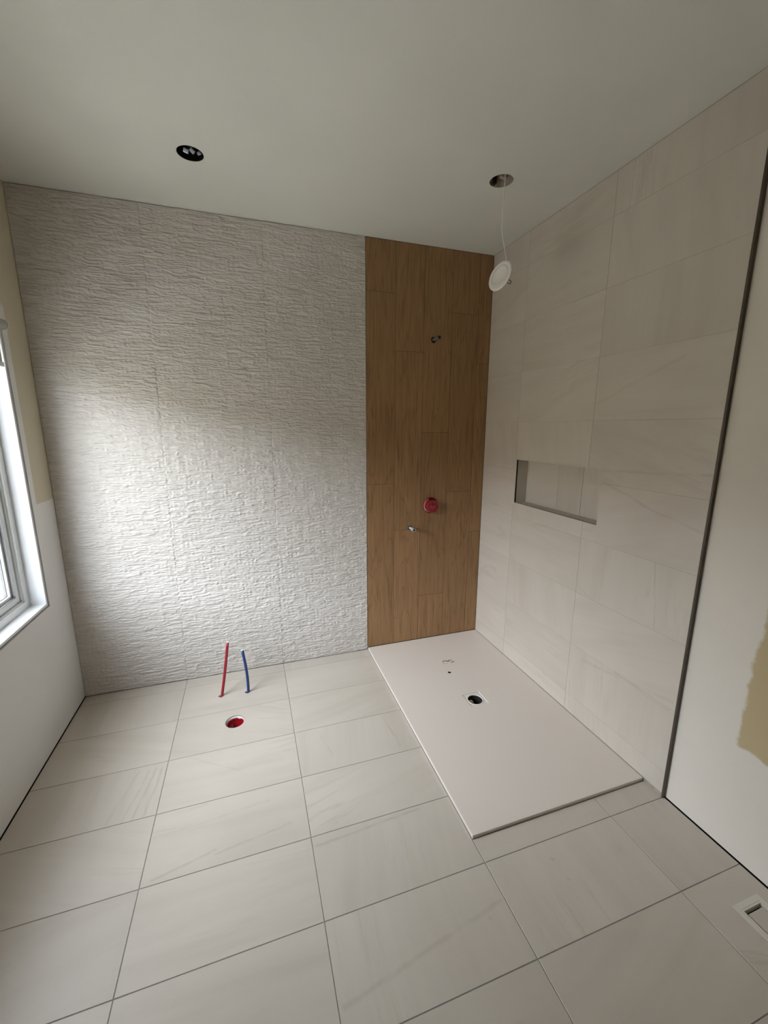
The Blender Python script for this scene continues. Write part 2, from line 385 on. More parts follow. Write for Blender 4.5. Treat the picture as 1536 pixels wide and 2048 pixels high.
# textured stone-relief tiles of the back wall: real relief
def relief_wall():
    x0, x1, z0, z1 = XL+.0015, 1.1985, .002, H-.003
    nx, nz = 620, 1400
    X = np.linspace(x0, x1, nx); Z = np.linspace(z0, z1, nz)
    rs = np.random.RandomState(3)
    def vn(xx, zz, sx, sz, seed):
        r = np.random.RandomState(seed); T = r.rand(512, 512)
        a = xx/sx+100; b = zz/sz+100; ia = np.floor(a).astype(int); ib = np.floor(b).astype(int); fa = a-ia; fb = b-ib
        fa = fa*fa*(3-2*fa); fb = fb*fb*(3-2*fb)
        g = lambda i, j: T[i % 512, j % 512]
        return (g(ia, ib)*(1-fa)+g(ia+1, ib)*fa)*(1-fb)+(g(ia, ib+1)*(1-fa)+g(ia+1, ib+1)*fa)*fb
    XX, ZZ = np.meshgrid(X, Z, indexing='ij')
    # tile-local shift so every tile differs
    ti = np.floor((XX+1.2)/.6).astype(int); tj = np.floor((ZZ-.12)/.3+5).astype(int)
    sx = XX+ti*7.31+tj*3.7; sz = ZZ+ti*1.93+tj*5.1
    wx = (vn(sx, sz, .04, .03, 1)-.5)*.014; wz = (vn(sx, sz, .05, .03, 2)-.5)*.0075
    ax, az = sx+wx, sz+wz
    la = (vn(sx, sz, .9, .25, 8)-.35)*1.1; la = np.clip(la, .5, 1)      # where the long layers dominate
    h = .95*la*(1-np.abs(2*vn(ax, az, .072, .0075, 4)-1))+.34*(1-np.abs(2*vn(ax, az, .024, .0065, 5)-1))+.25*vn(ax, az, .16, .018, 6)+.20*vn(ax, az+ax*.3, .009, .005, 7)
    h = (h-h.mean())/h.std()
    h = np.clip(h, -2.2, 2.2)*.0018
    # joints
    jd = np.minimum(np.abs(XX-0), np.abs(XX-.6))
    jz = np.abs(((ZZ-.12)/.3+.5) % 1-.5)*.3
    h = h-.0016*np.exp(-(jd/.0018)**2)-.0004*np.exp(-(jz/.0018)**2)
    e = np.minimum(1, np.minimum(np.minimum(XX-x0, x1-XX), np.minimum(ZZ-z0, z1-ZZ))/.004)
    Y = -(h*e)+.0008
    co = np.stack([XX, Y, ZZ], -1).reshape(-1, 3)
    idx = np.arange(nx*nz).reshape(nx, nz)
    f = np.stack([idx[:-1, :-1], idx[1:, :-1], idx[1:, 1:], idx[:-1, 1:]], -1).reshape(-1, 4)
    # closed side: drop a rim back to the wall core
    ring = np.concatenate([idx[:, 0], idx[-1, 1:], idx[-2::-1, -1], idx[0, -2:0:-1]])
    rc = co[ring].copy(); rc[:, 1] = .0101
    n0 = len(co); co = np.concatenate([co, rc]); m = len(ring); k = np.arange(m)
    f2 = np.stack([ring[k], n0+k, n0+(k+1) % m, ring[(k+1) % m]], -1)
    f = np.concatenate([f, f2])
    me = bpy.data.meshes.new('wall_back')
    me.vertices.add(len(co)); me.vertices.foreach_set('co', co.ravel())
    me.loops.add(f.size); me.loops.foreach_set('vertex_index', f.ravel().astype(np.int32))
    me.polygons.add(len(f)); me.polygons.foreach_set('loop_start', np.arange(0, f.size, 4, dtype=np.int32))
    me.polygons.foreach_set('use_smooth', np.ones(len(f), bool)); me.update(calc_edges=True); me.validate()
    return me
m_rel, nt, p = M('relief_stone_tile')
tc = N(nt, 'TexCoord')
mp = N(nt, 'Mapping'); mp.inputs['Scale'].default_value = (4, 4, 40); nt.links.new(tc.outputs['Object'], mp.inputs['Vector'])
n1 = N(nt, 'TexNoise', i_Scale=1.5, i_Detail=6.0, i_Roughness=.65); nt.links.new(mp.outputs[0], n1.inputs['Vector'])
n2 = N(nt, 'TexNoise', i_Scale=2.0, i_Detail=3.0); nt.links.new(tc.outputs['Object'], n2.inputs['Vector'])
n3 = N(nt, 'TexNoise', i_Scale=260.0, i_Detail=3.0); nt.links.new(tc.outputs['Object'], n3.inputs['Vector'])
c = mixc(nt, .4, ramp(nt, n1.outputs[0], [(.3, (.54, .497, .455)), (.5, (.64, .597, .55)), (.7, (.70, .662, .62))]), ramp(nt, n2.outputs[0], [(.3, (.60, .557, .51)), (.7, (.67, .632, .59))]))
nt.links.new(c, p.inputs['Base Color']); p.inputs['Roughness'].default_value = .55; p.inputs['Specular IOR Level'].default_value = .35
bump(nt, p, n3.outputs[0], .35, .0008)
rw = objm('relief', relief_wall(), m_rel)
wall_back = wb; wall_back.name = 'wall_back'; wall_back['kind'] = 'structure'
rw.name = 'relief_tiles'; rw.parent = wall_back

# ---- right wall: drywall behind, tiled slab with niche in front
NY0, NY1, NZ0, NZ1, ND = -1.068, -.392, 1.109, 1.386, .085
obj('right_gap_shade', box(bmesh.new(), XD+.010, XD+.14, YREAR-.1, .01, -.12, .0040), m_dark, props=STR)  # near-black strip painted as shade in the gap under the right drywall
wr = obj('wall_right', box(bmesh.new(), XD, XD+.15, YREAR-.1, .01, .0045, H+.2), m_dry, props=STR)
cut(wr, box(bmesh.new(), XD-.05, XR+ND+.012, NY0-.010, NY1+.010, NZ0-.010, NZ1+.010))
yb = [YE, -.98, -.38, -.0015]
zb = [.017]+[.12+.3*i for i in range(9)]+[H-.003]
rects = [(a+.0010, b-.0010, c_+.0004, d-.0004) for a, b in zip(yb, yb[1:]) for c_, d in zip(zb, zb[1:])]
def turn_wall(rn): return (rn.choice([0, math.pi/2, math.pi, .3, -.3, math.pi/2+.15]), 0, 0)
wt = tiles('right_tiles', rects, lambda a, b, h: (XR-h, a, b), m_wallt, thick=.010, bev=.0005, rnd=turn_wall)
gw = obj('gb', box(bmesh.new(), XR+.0009, XD+.002, YE, .0, .0, H), m_groutw)
for o in (wt, gw): cut(o, box(bmesh.new(), XR-.05, XD+.05, NY0, NY1, NZ0, NZ1))
wtiles = merge('wall_tiles', [wt, gw], parent=wr)
# niche lining
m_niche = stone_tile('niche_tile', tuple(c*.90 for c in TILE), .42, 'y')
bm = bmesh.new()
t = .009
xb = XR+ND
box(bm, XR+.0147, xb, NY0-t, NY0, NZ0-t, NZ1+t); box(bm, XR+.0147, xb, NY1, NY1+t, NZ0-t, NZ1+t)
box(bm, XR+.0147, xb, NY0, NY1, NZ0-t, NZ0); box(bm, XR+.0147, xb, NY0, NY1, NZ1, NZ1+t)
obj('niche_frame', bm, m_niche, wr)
rb = [(NY0, -.8655, NZ0, NZ1), (-.865, -.98+.3+.0, NZ0, NZ1), (-.68, NY1, NZ0, NZ1)]
nb = tiles('niche_back', [(a+.0006, b-.0006, c_, d) for a, b, c_, d in rb], lambda a, b, h: (xb-h, a, b), m_wallt, thick=.008, rnd=turn_wall)
nb.parent = wr
# bronze edge profile at the end of the tiles
bm = bmesh.new(); box(bm, XR-.0025, XD+.001, YE-.009, YE-.0005, .0, H-.001, bev=.0015)
tag_e = obj('trim_1', bm, m_trimm, props=STR)

# ---- left wall with window opening
WY0, WY1, WZ0, WZ1 = -1.58, -.25, .703, 2.06     # reveal faces
LT = .013
def ringbox(bm, y0, y1, z0, z1, wd, x0, x1, bev=0):
    """rectangular frame with outer size y0..y1 z0..z1 and member width wd between x0 and x1"""
    o = [(y0, z0), (y1, z0), (y1, z1), (y0, z1)]; i = [(y0+wd, z0+wd), (y1-wd, z0+wd), (y1-wd, z1-wd), (y0+wd, z1-wd)]
    V = {}
    for nm, q in (('o', o), ('i', i)):
        for xx in (x0, x1):
            for k, (y, z) in enumerate(q): V[nm, xx, k] = bm.verts.new((xx, y, z))
    for k in range(4):
        k2 = (k+1) % 4
        bm.faces.new([V['o', x1, k], V['o', x1, k2], V['i', x1, k2], V['i', x1, k]])
        bm.faces.new([V['o', x0, k2], V['o', x0, k], V['i', x0, k], V['i', x0, k2]])
        bm.faces.new([V['o', x0, k], V['o', x0, k2], V['o', x1, k2], V['o', x1, k]])
        bm.faces.new([V['i', x0, k2], V['i', x0, k], V['i', x1, k], V['i', x1, k2]])
    bmesh.ops.recalc_face_normals(bm, faces=bm.faces); return bm
g = .008
obj('left_gap_shade', box(bmesh.new(), XL-WT, XL-.010, YREAR-.1, .01, -.12, .0040), m_dark, props=STR)  # dark strip standing in for the shade below the left drywall
wl = obj('wall_left', box(bmesh.new(), XL-WT, XL, YREAR-.1, .01, .0045, H+.2), m_dryl, props=STR)
cut(wl, box(bmesh.new(), XL-WT-.1, XL+.1, WY0-LT-g, WY1+LT+g, WZ0-LT-g, WZ1+LT+g))
win = obj('window_1', ringbox(bmesh.new(), WY0-LT, WY1+LT, WZ0-LT, WZ1+LT, LT+.035, XL-.165, XL-.071), m_vinyl, props=STR)
obj('reveal_lining', ringbox(bmesh.new(), WY0-LT, WY1+LT, WZ0-LT, WZ1+LT, LT, XL-.0705, XL-.004), m_white, win)
# near-black ring painted as the shade in the gap between lining and drywall
obj('lining_gap_shade', ringbox(bmesh.new(), WY0-LT-g+.0002, WY1+LT+g-.0002, WZ0-LT-g+.0002, WZ1+LT+g-.0002, g-.0004, XL-.16, XL-.010), m_dark, win)
a = .035
obj('frame_lip', ringbox(bmesh.new(), WY0+a, WY1-a, WZ0+a, WZ1-a, .007, XL-.150, XL-.079), m_vinyl, win)
obj('frame_gasket', ringbox(bmesh.new(), WY0+a+.007, WY1-a-.007, WZ0+a+.007, WZ1-a-.007, .004, XL-.150, XL-.098), m_gasket, win)
b_ = a+.011
sash = obj('sash', ringbox(bmesh.new(), WY0+b_, WY1-b_, WZ0+b_, WZ1-b_, .030, XL-.150, XL-.088), m_vinyl, win)
obj('glazing_bead', ringbox(bmesh.new(), WY0+b_+.030, WY1-b_-.030, WZ0+b_+.030, WZ1-b_-.030, .014, XL-.145, XL-.101), m_vinyl, sash)
obj('sash_gasket', ringbox(bmesh.new(), WY0+b_+.0285, WY1-b_-.0285, WZ0+b_+.0285, WZ1-b_-.0285, .0022, XL-.145, XL-.0868), m_gasket, sash)
b2 = b_+.044
obj('glass_gasket', ringbox(bmesh.new(), WY0+b2, WY1-b2, WZ0+b2, WZ1-b2, .003, XL-.128, XL-.112), m_gasket, sash)
m_glass, nt, p = M('clear_glass'); nt.nodes.remove(p)
tr = N(nt, 'BsdfTransparent'); tr.inputs[0].default_value = (.95, .955, .95, 1); gl = N(nt, 'BsdfGlossy', i_Roughness=.01); lw_ = N(nt, 'LayerWeight', i_Blend=.5); p5 = N(nt, 'Math', operation='POWER', i_1=5.0); fr = N(nt, 'Math', operation='MULTIPLY_ADD', i_1=.96, i_2=.04); mx = N(nt, 'MixShader')
nt.links.new(lw_.outputs['Facing'], p5.inputs[0]); nt.links.new(p5.outputs[0], fr.inputs[0])
nt.links.new(fr.outputs[0], mx.inputs[0]); nt.links.new(tr.outputs[0], mx.inputs[1]); nt.links.new(gl.outputs[0], mx.inputs[2])
nt.links.new(mx.outputs[0], [n for n in nt.nodes if n.type == 'OUTPUT_MATERIAL'][0].inputs[0])
obj('pane', box(bmesh.new(), XL-.124, XL-.118, WY0+b2-.003, WY1-b2+.003, WZ0+b2-.003, WZ1-b2+.003), m_glass, sash)

# ---- outdoors: patio and lawn; house and trees added to shape the daylight
TREES = [(-6.4, 3.4, 8.5, 1.2), (-6.0, 6.4, 9.0, 1.4), (-4.4, 9.4, 9.0, 1.4)]  # unseen trees, placed to block sky light from that side
m_patio = simple('concrete_patio', (.64, .60, .53), .85, noise=.08, nscale=8)
m_lawn = simple('lawn', (.20, .20, .13), .95, noise=.3, nscale=25)
m_hedge = simple('hedge_leaves', (.13, .145, .085), .9, noise=.5, nscale=14)
m_soffit = simple('soffit_boards', (.55, .55, .53), .8)
obj('patio', box(bmesh.new(), -4.2, XL-WT, -14, 12, -.42, -.30), m_patio, props=STR)
obj('lawn', box(bmesh.new(), -30, -4.2, -22, 22, -.42, -.32), m_lawn, props=STR)
nb_ = thing('added_house', 'unseen low beige-sided house, added beyond the lawn to shape the window light', 'house', (-9.0, 0, -.35))  # unseen house, added to cut off low sky and reflect warm light
m_siding, nt, p = M('beige_siding'); tc = N(nt, 'TexCoord'); wv_ = N(nt, 'TexWave', wave_type='BANDS', bands_direction='Z', wave_profile='SAW', i_Scale=1.6)
nt.links.new(tc.outputs['Object'], wv_.inputs['Vector']); p.inputs['Base Color'].default_value = (.60, .49, .36, 1); p.inputs['Roughness'].default_value = .8
bump(nt, p, wv_.outputs[1], .5, .02)
m_roof = simple('grey_shingles', (.30, .28, .25), .9, noise=.3, nscale=9)
loc(obj('wall', box(bmesh.new(), -14, -8.2, -18, 2.5, -.35, 2.75), m_siding, nb_), nb_)
bm = bmesh.new()
P = [(-7.7, 2.70), (-11.1, 3.75), (-14.5, 2.70), (-14.5, 2.60), (-7.7, 2.60)]
A = [bm.verts.new((x, -18.5, z)) for x, z in P]; B_ = [bm.verts.new((x, 3.0, z)) for x, z in P]
bm.faces.new(A); bm.faces.new(B_[::-1])
for k in range(5): bm.faces.new((A[k], B_[k], B_[(k+1) % 5], A[(k+1) % 5]))
bmesh.ops.recalc_face_normals(bm, faces=bm.faces)
loc(obj('roof', bm, m_roof, nb_), nb_)
for y in (-13, -7, -1.5):
    wf = loc(obj('window', ringbox(bmesh.new(), y-.7, y+.7, .8, 1.9, .08, -8.22, -8.16), m_white, nb_), nb_)
    pn = obj('pane', box(bmesh.new(), -8.205, -8.19, y-.63, y+.63, .87, 1.83), m_black, wf); loc(pn, nb_)
    pn.matrix_parent_inverse = Matrix.Identity(4)
def tree(x, y, h, r, seed, label):
    root = thing('added_tree', label, 'tree', (x, y, -.35))
    rn = random.Random(seed)
    loc(obj('trunk', tube(bmesh.new(), [(x, y, -.36), (x+.05, y, h*.5), (x, y, h*.9)], [.16, .11, .03], 12), m_bark, root, smooth=True), root)
    bm = bmesh.new(); rings = []; nr, sg = 22, 36
    for i in range(nr+1):
        t_ = i/nr; z = .1+(h-.1)*t_; rad = r*(1-t_)**.55*min(1, .5+t_*4)+.02
        rings.append([bm.verts.new((x+math.cos(a)*q, y+math.sin(a)*q, z+rn.uniform(-.12, .12))) for a, q in ((2*math.pi*k/sg, rad*rn.uniform(.82, 1.12)) for k in range(sg))])
    for a, b in zip(rings, rings[1:]):
        for k in range(sg): bm.faces.new((a[k], a[(k+1) % sg], b[(k+1) % sg], b[k]))
    bm.faces.new(rings[0]); bm.faces.new(rings[-1])
    bmesh.ops.recalc_face_normals(bm, faces=bm.faces)
    loc(obj('crown', bm, m_hedge, root), root)
m_bark = simple('bark', (.10, .07, .05), .9, noise=.3)
for i, ((x, y, h, r), w_) in enumerate(zip(TREES, ('nearest to the beige house', 'between the two others', 'farthest from the beige house'))):
    tree(x, y, h, r, i, 'unseen dense dark evergreen tree added to block daylight, '+w_)
#EAVE obj('trim_2', box(bmesh.new(), XL-WT-.50, XL-WT, -6, 4, 2.62, 2.78), m_soffit, props=STR)
obj('wall_outer', box(bmesh.new(), XL-WT-.001, XL-WT+.05, -6, YREAR-.1, -.42, 2.7), m_soffit, props=STR)
obj('wall_outer_side', box(bmesh.new(), XL-WT-.001, XL-WT+.05, .15, 4, -.42, 2.7), m_soffit, props=STR)

# ------------------------------------------------------------------ wood-look planks
m_wood, nt, p = M('brown_wood_plank'); co, at, tc = facing(nt)
def mpw(sc):
    q = N(nt, 'Mapping'); q.inputs['Scale'].default_value = sc; nt.links.new(co, q.inputs['Vector']); return q.outputs[0]
wv = N(nt, 'TexNoise', i_Scale=2.2, i_Detail=3.0, i_Roughness=.5, i_Distortion=.5); nt.links.new(mpw((4, 4, .42)), wv.inputs['Vector'])
rg = N(nt, 'Math', operation='MULTIPLY', i_1=60.0); nt.links.new(wv.outputs[0], rg.inputs[0])
sn = N(nt, 'Math', operation='SINE'); nt.links.new(rg.outputs[0], sn.inputs[0])
fb = N(nt, 'TexNoise', i_Scale=34.0, i_Detail=6.0, i_Roughness=.7); nt.links.new(mpw((2.2, 2.2, .10)), fb.inputs['Vector'])
bl = N(nt, 'TexNoise', i_Scale=2.2, i_Detail=3.0); nt.links.new(mpw((1.5, 1.5, .7)), bl.inputs['Vector'])
WD = (.32, .182, .084)
kk = lambda f, t=(1, 1, 1): tuple(c*f*q for c, q in zip(WD, t))
c1 = ramp(nt, sn.outputs[0], [(.0, kk(1.04)), (.7, kk(1.0)), (1.0, kk(.52, (1, .95, .9)))])
c2 = ramp(nt, fb.outputs[0], [(.34, kk(.52, (1, .96, .9))), (.5, kk(1.0)), (.68, kk(1.4))])
c3 = ramp(nt, bl.outputs[0], [(.3, kk(.85)), (.7, kk(1.15, (1, 1.0, 1.02)))])
c = mixc(nt, .55, c1, c2); c = mixc(nt, .25, c, c3)
tn = N(nt, 'TexWhiteNoise', noise_dimensions='3D'); nt.links.new(at.outputs['Vector'], tn.inputs['Vector'])
c = mixc(nt, 1.0, c, ramp(nt, tn.outputs[0], [(0, (.94, .93, .92)), (1, (1.05, 1.05, 1.04))]), 'MULTIPLY')
nt.links.new(c, p.inputs['Base Color']); p.inputs['Roughness'].default_value = .45; p.inputs['Specular IOR Level'].default_value = .4
bump(nt, p, fb.outputs[0], .25, .0008)
px = [1.2005, 1.3955, 1.5925, 1.7925, 1.990, XR-.001]
ends = [[1.208, 2.41], [.876, 2.07], [.364, 1.551], [1.132, 2.33], [.824, 2.02]]
rects = []
for (a0, a1), e in zip(zip(px, px[1:]), ends):
    zz = [.0165]+e+[H-.002]
    for c0, c1_ in zip(zz, zz[1:]): rects.append((a0+.0011, a1-.0011, c0+.0009, c1_-.0009))
wood = tiles('planks', rects, lambda a, b, h: (a, -.0005-h, b), m_wood, thick=.009, bev=.0006)
wg = obj('wg', box(bmesh.new(), 1.1995, XR, .0012, .0100, .0, H), simple('brown_grout', (.07, .045, .028), .9))
P_UP, P_MIX, P_LOW = (1.662, 2.151), (1.671, 1.042), (1.517, .888)
for o in (wood, wg):
    cut(o, cyl_cut((P_UP[0], 0, P_UP[1]), (0, 1, 0), .0175, -.05, .05), cyl_cut((P_MIX[0], 0, P_MIX[1]), (0, 1, 0), .058, -.05, .05), cyl_cut((P_LOW[0], 0, P_LOW[1]), (0, 1, 0), .0165, -.05, .05))
cut(wall_back, cyl_cut((P_UP[0], 0, P_UP[1]), (0, 1, 0), .0175, -.05, .08), cyl_cut((P_MIX[0], 0, P_MIX[1]), (0, 1, 0), .058, -.05, .08), cyl_cut((P_LOW[0], 0, P_LOW[1]), (0, 1, 0), .0165, -.05, .08))
wd = merge('wood_plank_cladding', [wood, wg])
tag(wd, 'brown wood-look plank strip on the back wall behind the shower tray', 'wall cladding')

# ------------------------------------------------------------------ shower tray
TZ = .015
tray = thing('shower_tray', 'long off-white flat shower tray in the corner under the wood planks', 'shower tray', (1.2, TY, 0))
bm = bmesh.new(); box(bm, 1.2015, XR-.0015, TY, -.0035, -.001, TZ, bev=.0022)
slab = obj('tray_slab', bm, m_tray, tray); slab.parent = None
SQ = .056
cut(slab, box(bmesh.new(), DR[0]-SQ, DR[0]+SQ, DR[1]-SQ, DR[1]+SQ, TZ-.0035, .1), cyl_cut((DR[0], DR[1], 0), (0, 0, 1), .0445, -.1, .1), cyl_cut((1.623, -.466, 0), (0, 0, 1), .0115, -.1, .1))
slab.parent = tray; loc(slab, tray)
bm = bmesh.new()   # raised lip of the square drain recess
for (x0, x1, y0, y1) in ((SQ-.0005, SQ+.0025, -SQ, SQ),):
    box(bm, DR[0]+x0, DR[0]+x1, DR[1]+y0, DR[1]+y1, TZ-.001, TZ+.0012)
loc(obj('drain_cover_lip', bm, m_white, tray), tray)
loc(obj('drain_collar', lathe(bmesh.new(), [(.0425, TZ-.007), (.0425, TZ-.0026), (.0495, TZ-.0022), (.0495, TZ-.0034), (.0438, TZ-.0036), (.0438, TZ-.007)], (DR[0], DR[1], 0), (0, 0, 1)), m_plastic, tray, smooth=True), tray)
loc(obj('drain_pipe', lathe(bmesh.new(), [(.0440, TZ-.0072), (.0425, TZ-.0072), (.0415, -.085), (0, -.085), (0, -.087), (.0440, -.087)], (DR[0], DR[1], 0), (0, 0, 1)), m_dark, tray, smooth=False), tray)
loc(obj('small_hole_shade', lathe(bmesh.new(), [(.0113, TZ-.003), (.0108, TZ-.003), (.0108, 0), (0, 0), (0, -.001), (.0113, -.001)], (1.623, -.466, 0), (0, 0, 1)), m_dark, tray), tray)  # near-black cup puts the darkness of the small hole into its colour
bm = bmesh.new()   # small block inside the drain
box(bm, DR[0]-.034, DR[0]-.006, DR[1]+.004, DR[1]+.030, -.03, -.008, bev=.002)
loc(obj('strainer_tab', bm, m_galv, tray), tray)
# illegible black print above the small hole: slanted strokes, as the photo shows them
bm = bmesh.new()
Zp = TZ+.0003
def stroke(x0, y0, x1, y1, wd_):
    d = Vector((x1-x0, y1-y0, 0)).normalized(); n = Vector((-d.y, d.x, 0))*wd_*.75
    P = [Vector((x0, y0, Zp))-n, Vector((x1, y1, Zp))-n, Vector((x1, y1, Zp))+n, Vector((x0, y0, Zp))+n]
    lo = [bm.verts.new(q-Vector((0, 0, .0006))) for q in P]; hi = [bm.verts.new(q) for q in P]
    bm.faces.new(hi)
    for k in range(4): bm.faces.new((lo[k], lo[(k+1) % 4], hi[(k+1) % 4], hi[k]))
stroke(1.633, -.345, 1.650, -.333, .004); stroke(1.652, -.335, 1.681, -.350, .0055); stroke(1.677, -.338, 1.706, -.341, .004)
stroke(1.686, -.364, 1.713, -.361, .0045); stroke(1.630, -.366, 1.637, -.360, .003); stroke(1.655, -.362, 1.659, -.369, .002)
loc(obj('printed_mark', bm, m_mark, tray), tray)

# ------------------------------------------------------------------ supply pipes and drain in the floor
def arc(p0, p1, bulge, n=14):
    p0, p1, bulge = Vector(p0), Vector(p1), Vector(bulge)
    return [p0.lerp(p1, k/n)+bulge*math.sin(math.pi*k/n) for k in range(n+1)]
def pex(name, label, mat, base, tip, bulge):
    root = thing(name, label, 'pipe', (base[0], base[1], 0))
    k_ = .10/(tip[2]+.10)
    pts = arc((base[0]-(tip[0]-base[0])*.10/tip[2], base[1]-(tip[1]-base[1])*.10/tip[2], -.10), tip, bulge)
    dz_ = pts[max(1, round(14*k_))]; sh_ = Vector((base[0]-dz_.x, base[1]-dz_.y, 0))
    pts = [q+sh_*(1-i/14) for i, q in enumerate(pts)]
    loc(obj('pipe', tube(bmesh.new(), pts, .0082, 20, inner=.68), mat, root, smooth=True), root)
    # pale cut end with a bore
    d = (pts[-1]-pts[-2]).normalized()
    loc(obj('cut_end', lathe(bmesh.new(), [(.0045, 0), (.0083, 0), (.0084, .004), (.0075, .0055), (.0052, .0055), (.0048, -.012), (0, -.012)], pts[-1]-d*.001, d, 20), m_pvc, root), root)
    loc(obj('floor_sleeve', lathe(bmesh.new(), [(.0140, -.10), (.0140, .0006), (.0128, .0006), (.0126, -.10)], (base[0]-.004, base[1], 0), (0, 0, 1), 28), m_galv, root, smooth=True), root)
    return root
pex('water_pipe', 'red plastic water pipe sticking up from the floor tiles', m_redpipe, HOT, (.270, -.195, .318), (.004, 0, 0))
pex('water_pipe', 'blue plastic water pipe bending up from the floor tiles', m_blue, COLD, (.350, -.225, .268), (.013, 0, .004))
wc = thing('floor_drain_opening', 'round floor drain opening with glossy red inside, in front of the two pipes', 'drain', (WC[0], WC[1], 0))
loc(obj('outer_pipe', lathe(bmesh.new(), [(.0495, -.12), (.0495, -.004), (.0470, -.004), (.0468, -.12)], (WC[0], WC[1], 0), (0, 0, 1)), m_pvc, wc, smooth=True), wc)
bm = lathe(bmesh.new(), [(.0445, -.11), (.0445, -.010), (.0425, -.009), (.0410, -.020), (.0410, -.026), (.0395, -.028), (.0385, -.075), (.030, -.082), (.012, -.084), (.010, -.07), (0, -.068)], (WC[0]+.0020, WC[1]-.0012, 0), (0, 0, 1))
loc(obj('test_plug', bm, m_red, wc, smooth=True), wc)
bm = bmesh.new(); box(bm, WC[0]-.003, WC[0]+.003, WC[1]-.037, WC[1]+.037, -.082, -.060, bev=.001)
loc(obj('plug_rib', bm, m_red, wc), wc)

# ------------------------------------------------------------------ shower rough-in on the wood wall
def stub(label, p, L, rot_droop=0):
    root = thing('water_outlet_pipe', label, 'pipe', (p[0], 0, p[1]))
    loc(obj('pipe', tube(bmesh.new(), [(p[0], .05, p[1]), (p[0], -L*.55, p[1])], .0105, 24), m_chrome if 'lower' in label else m_dull, root, smooth=True), root)
    loc(obj('threaded_end', lathe(bmesh.new(), [(.0104, L*.45)]+[(.0122 if k % 2 == 0 else .0112, L*.45+.001+k*.0022) for k in range(int(L*.55/.0022)-1)]+[(.0115, L), (.0085, L), (.008, L-.02), (0, L-.02)], (p[0], 0, p[1]), (0, -1, 0), 28), m_chrome if 'lower' in label else m_dull, root), root)
    loc(obj('bore_disc', lathe(bmesh.new(), [(.0083, L-.0015), (0, L-.0015)], (p[0], 0, p[1]), (0, -1, 0), 24), m_black, root), root)  # black disc just inside the pipe mouth
    return root
stub('steel water outlet stub high on the wood plank wall', P_UP, .092)
stub('short lower steel water outlet stub left of the red valve cover on the wood wall', P_LOW, .078)
vx = thing('shower_valve_cover', 'round glossy red valve cover in the wood plank wall', 'valve', (P_MIX[0], 0, P_MIX[1]))
pc = (P_MIX[0]-.002, 0, P_MIX[1])
loc(obj('backing_ring', lathe(bmesh.new(), [(.0565, -.04), (.0565, .004), (.0535, .006), (.0520, .004), (.0520, -.04)], pc, (0, -1, 0), 56), m_red, vx, smooth=True), vx)
loc(obj('cup', lathe(bmesh.new(), [(.0470, -.04), (.0465, .040), (.0455, .046), (.0425, .048), (.032, .044), (.020, .040), (.017, .046), (.014, .049), (0, .050)], pc, (0, -1, 0), 56), m_red, vx, smooth=True), vx)
for s_ in (.031, -.031):
    loc(obj('rib', box(bmesh.new(), pc[0]-.0025, pc[0]+.0025, -.050, -.040, pc[2]+s_-.013, pc[2]+s_+.013, bev=.0008), m_red, vx), vx)
# pale crescent-shaped piece on the left side of the ring
bm = bmesh.new(); n_ = 20
prv = None
for k in range(n_+1):
    a_ = math.radians(105+150*k/n_); wdt = .0035*math.sin(math.pi*k/n_)+.0003
    q = []
    for rr, yy in ((.0497-wdt, -.008), (.0497+wdt*.3, -.008), (.0497+wdt*.3, .0), (.0497-wdt, .0)):
        q.append(bm.verts.new((pc[0]+rr*math.cos(a_), yy, pc[2]+rr*math.sin(a_))))
    if prv:
        for i in range(4): bm.faces.new((prv[i], prv[(i+1) % 4], q[(i+1) % 4], q[i]))
    else: bm.faces.new(q)
    prv = q
bm.faces.new(prv[::-1]); bmesh.ops.recalc_face_normals(bm, faces=bm.faces)
loc(obj('pale_crescent', bm, m_pvc, vx), vx)

# ------------------------------------------------------------------ ceiling: dark lamp housing, open cut-out, hanging puck light
l1 = thing('recessed_light_housing', 'dark recessed light housing in the ceiling above the two pipes', 'ceiling light', (L1[0], L1[1], H))
c1_ = (L1[0], L1[1], H)
loc(obj('can', lathe(bmesh.new(), [(.0526, .001), (.0526, .10), (0, .10), (0, .098), (.0510, .098), (.0510, .001)], c1_, (0, 0, 1)), m_black, l1, smooth=False), l1)
bm = bmesh.new()
tube(bm, arc((L1[0]-.030, L1[1]+.02, H+.075), (L1[0]+.030, L1[1]+.01, H+.070), (0, -.01, -.045)), .004, 10)
tube(bm, arc((L1[0]-.020, L1[1]-.015, H+.09), (L1[0]+.026, L1[1]+.030, H+.085), (0, .01, -.055)), .003, 10)
loc(obj('supply_wire', bm, m_black, l1, smooth=True), l1)
for (dx, dy, s) in ((-.014, .012, .013), (.010, .006, .012), (.034, .014, .006)):
    bm = bmesh.new(); box(bm, L1[0]+dx-s, L1[0]+dx+s*.6, L1[1]+dy-.005, L1[1]+dy+.007, H+.006, H+.022, bev=.003)
    bmesh.ops.rotate(bm, verts=bm.verts, cent=(L1[0]+dx, L1[1]+dy, H+.014), matrix=Matrix.Rotation(.6+dx*20, 3, 'Y') @ Matrix.Rotation(.5, 3, 'X'))
    loc(obj('connector', bm, m_chrome, l1), l1)
l2 = thing('ceiling_cut_out', 'open round metal-lined cut-out in the ceiling above the shower tray', 'ceiling opening', (L2[0], L2[1], H))
c2_ = (L2[0], L2[1], H)
loc(obj('metal_liner', lathe(bmesh.new(), [(.0538, .001), (.0545, .12), (0, .12), (0, .118), (.0530, .118), (.0525, .001)], c2_, (0, 0, 1)), m_galv, l2), l2)
bm = bmesh.new(); box(bm, L2[0]-.018, L2[0]-.006, L2[1]+.030, L2[1]+.050, H+.003, H+.09, bev=.002)
loc(obj('clamp', bm, m_black, l2), l2)
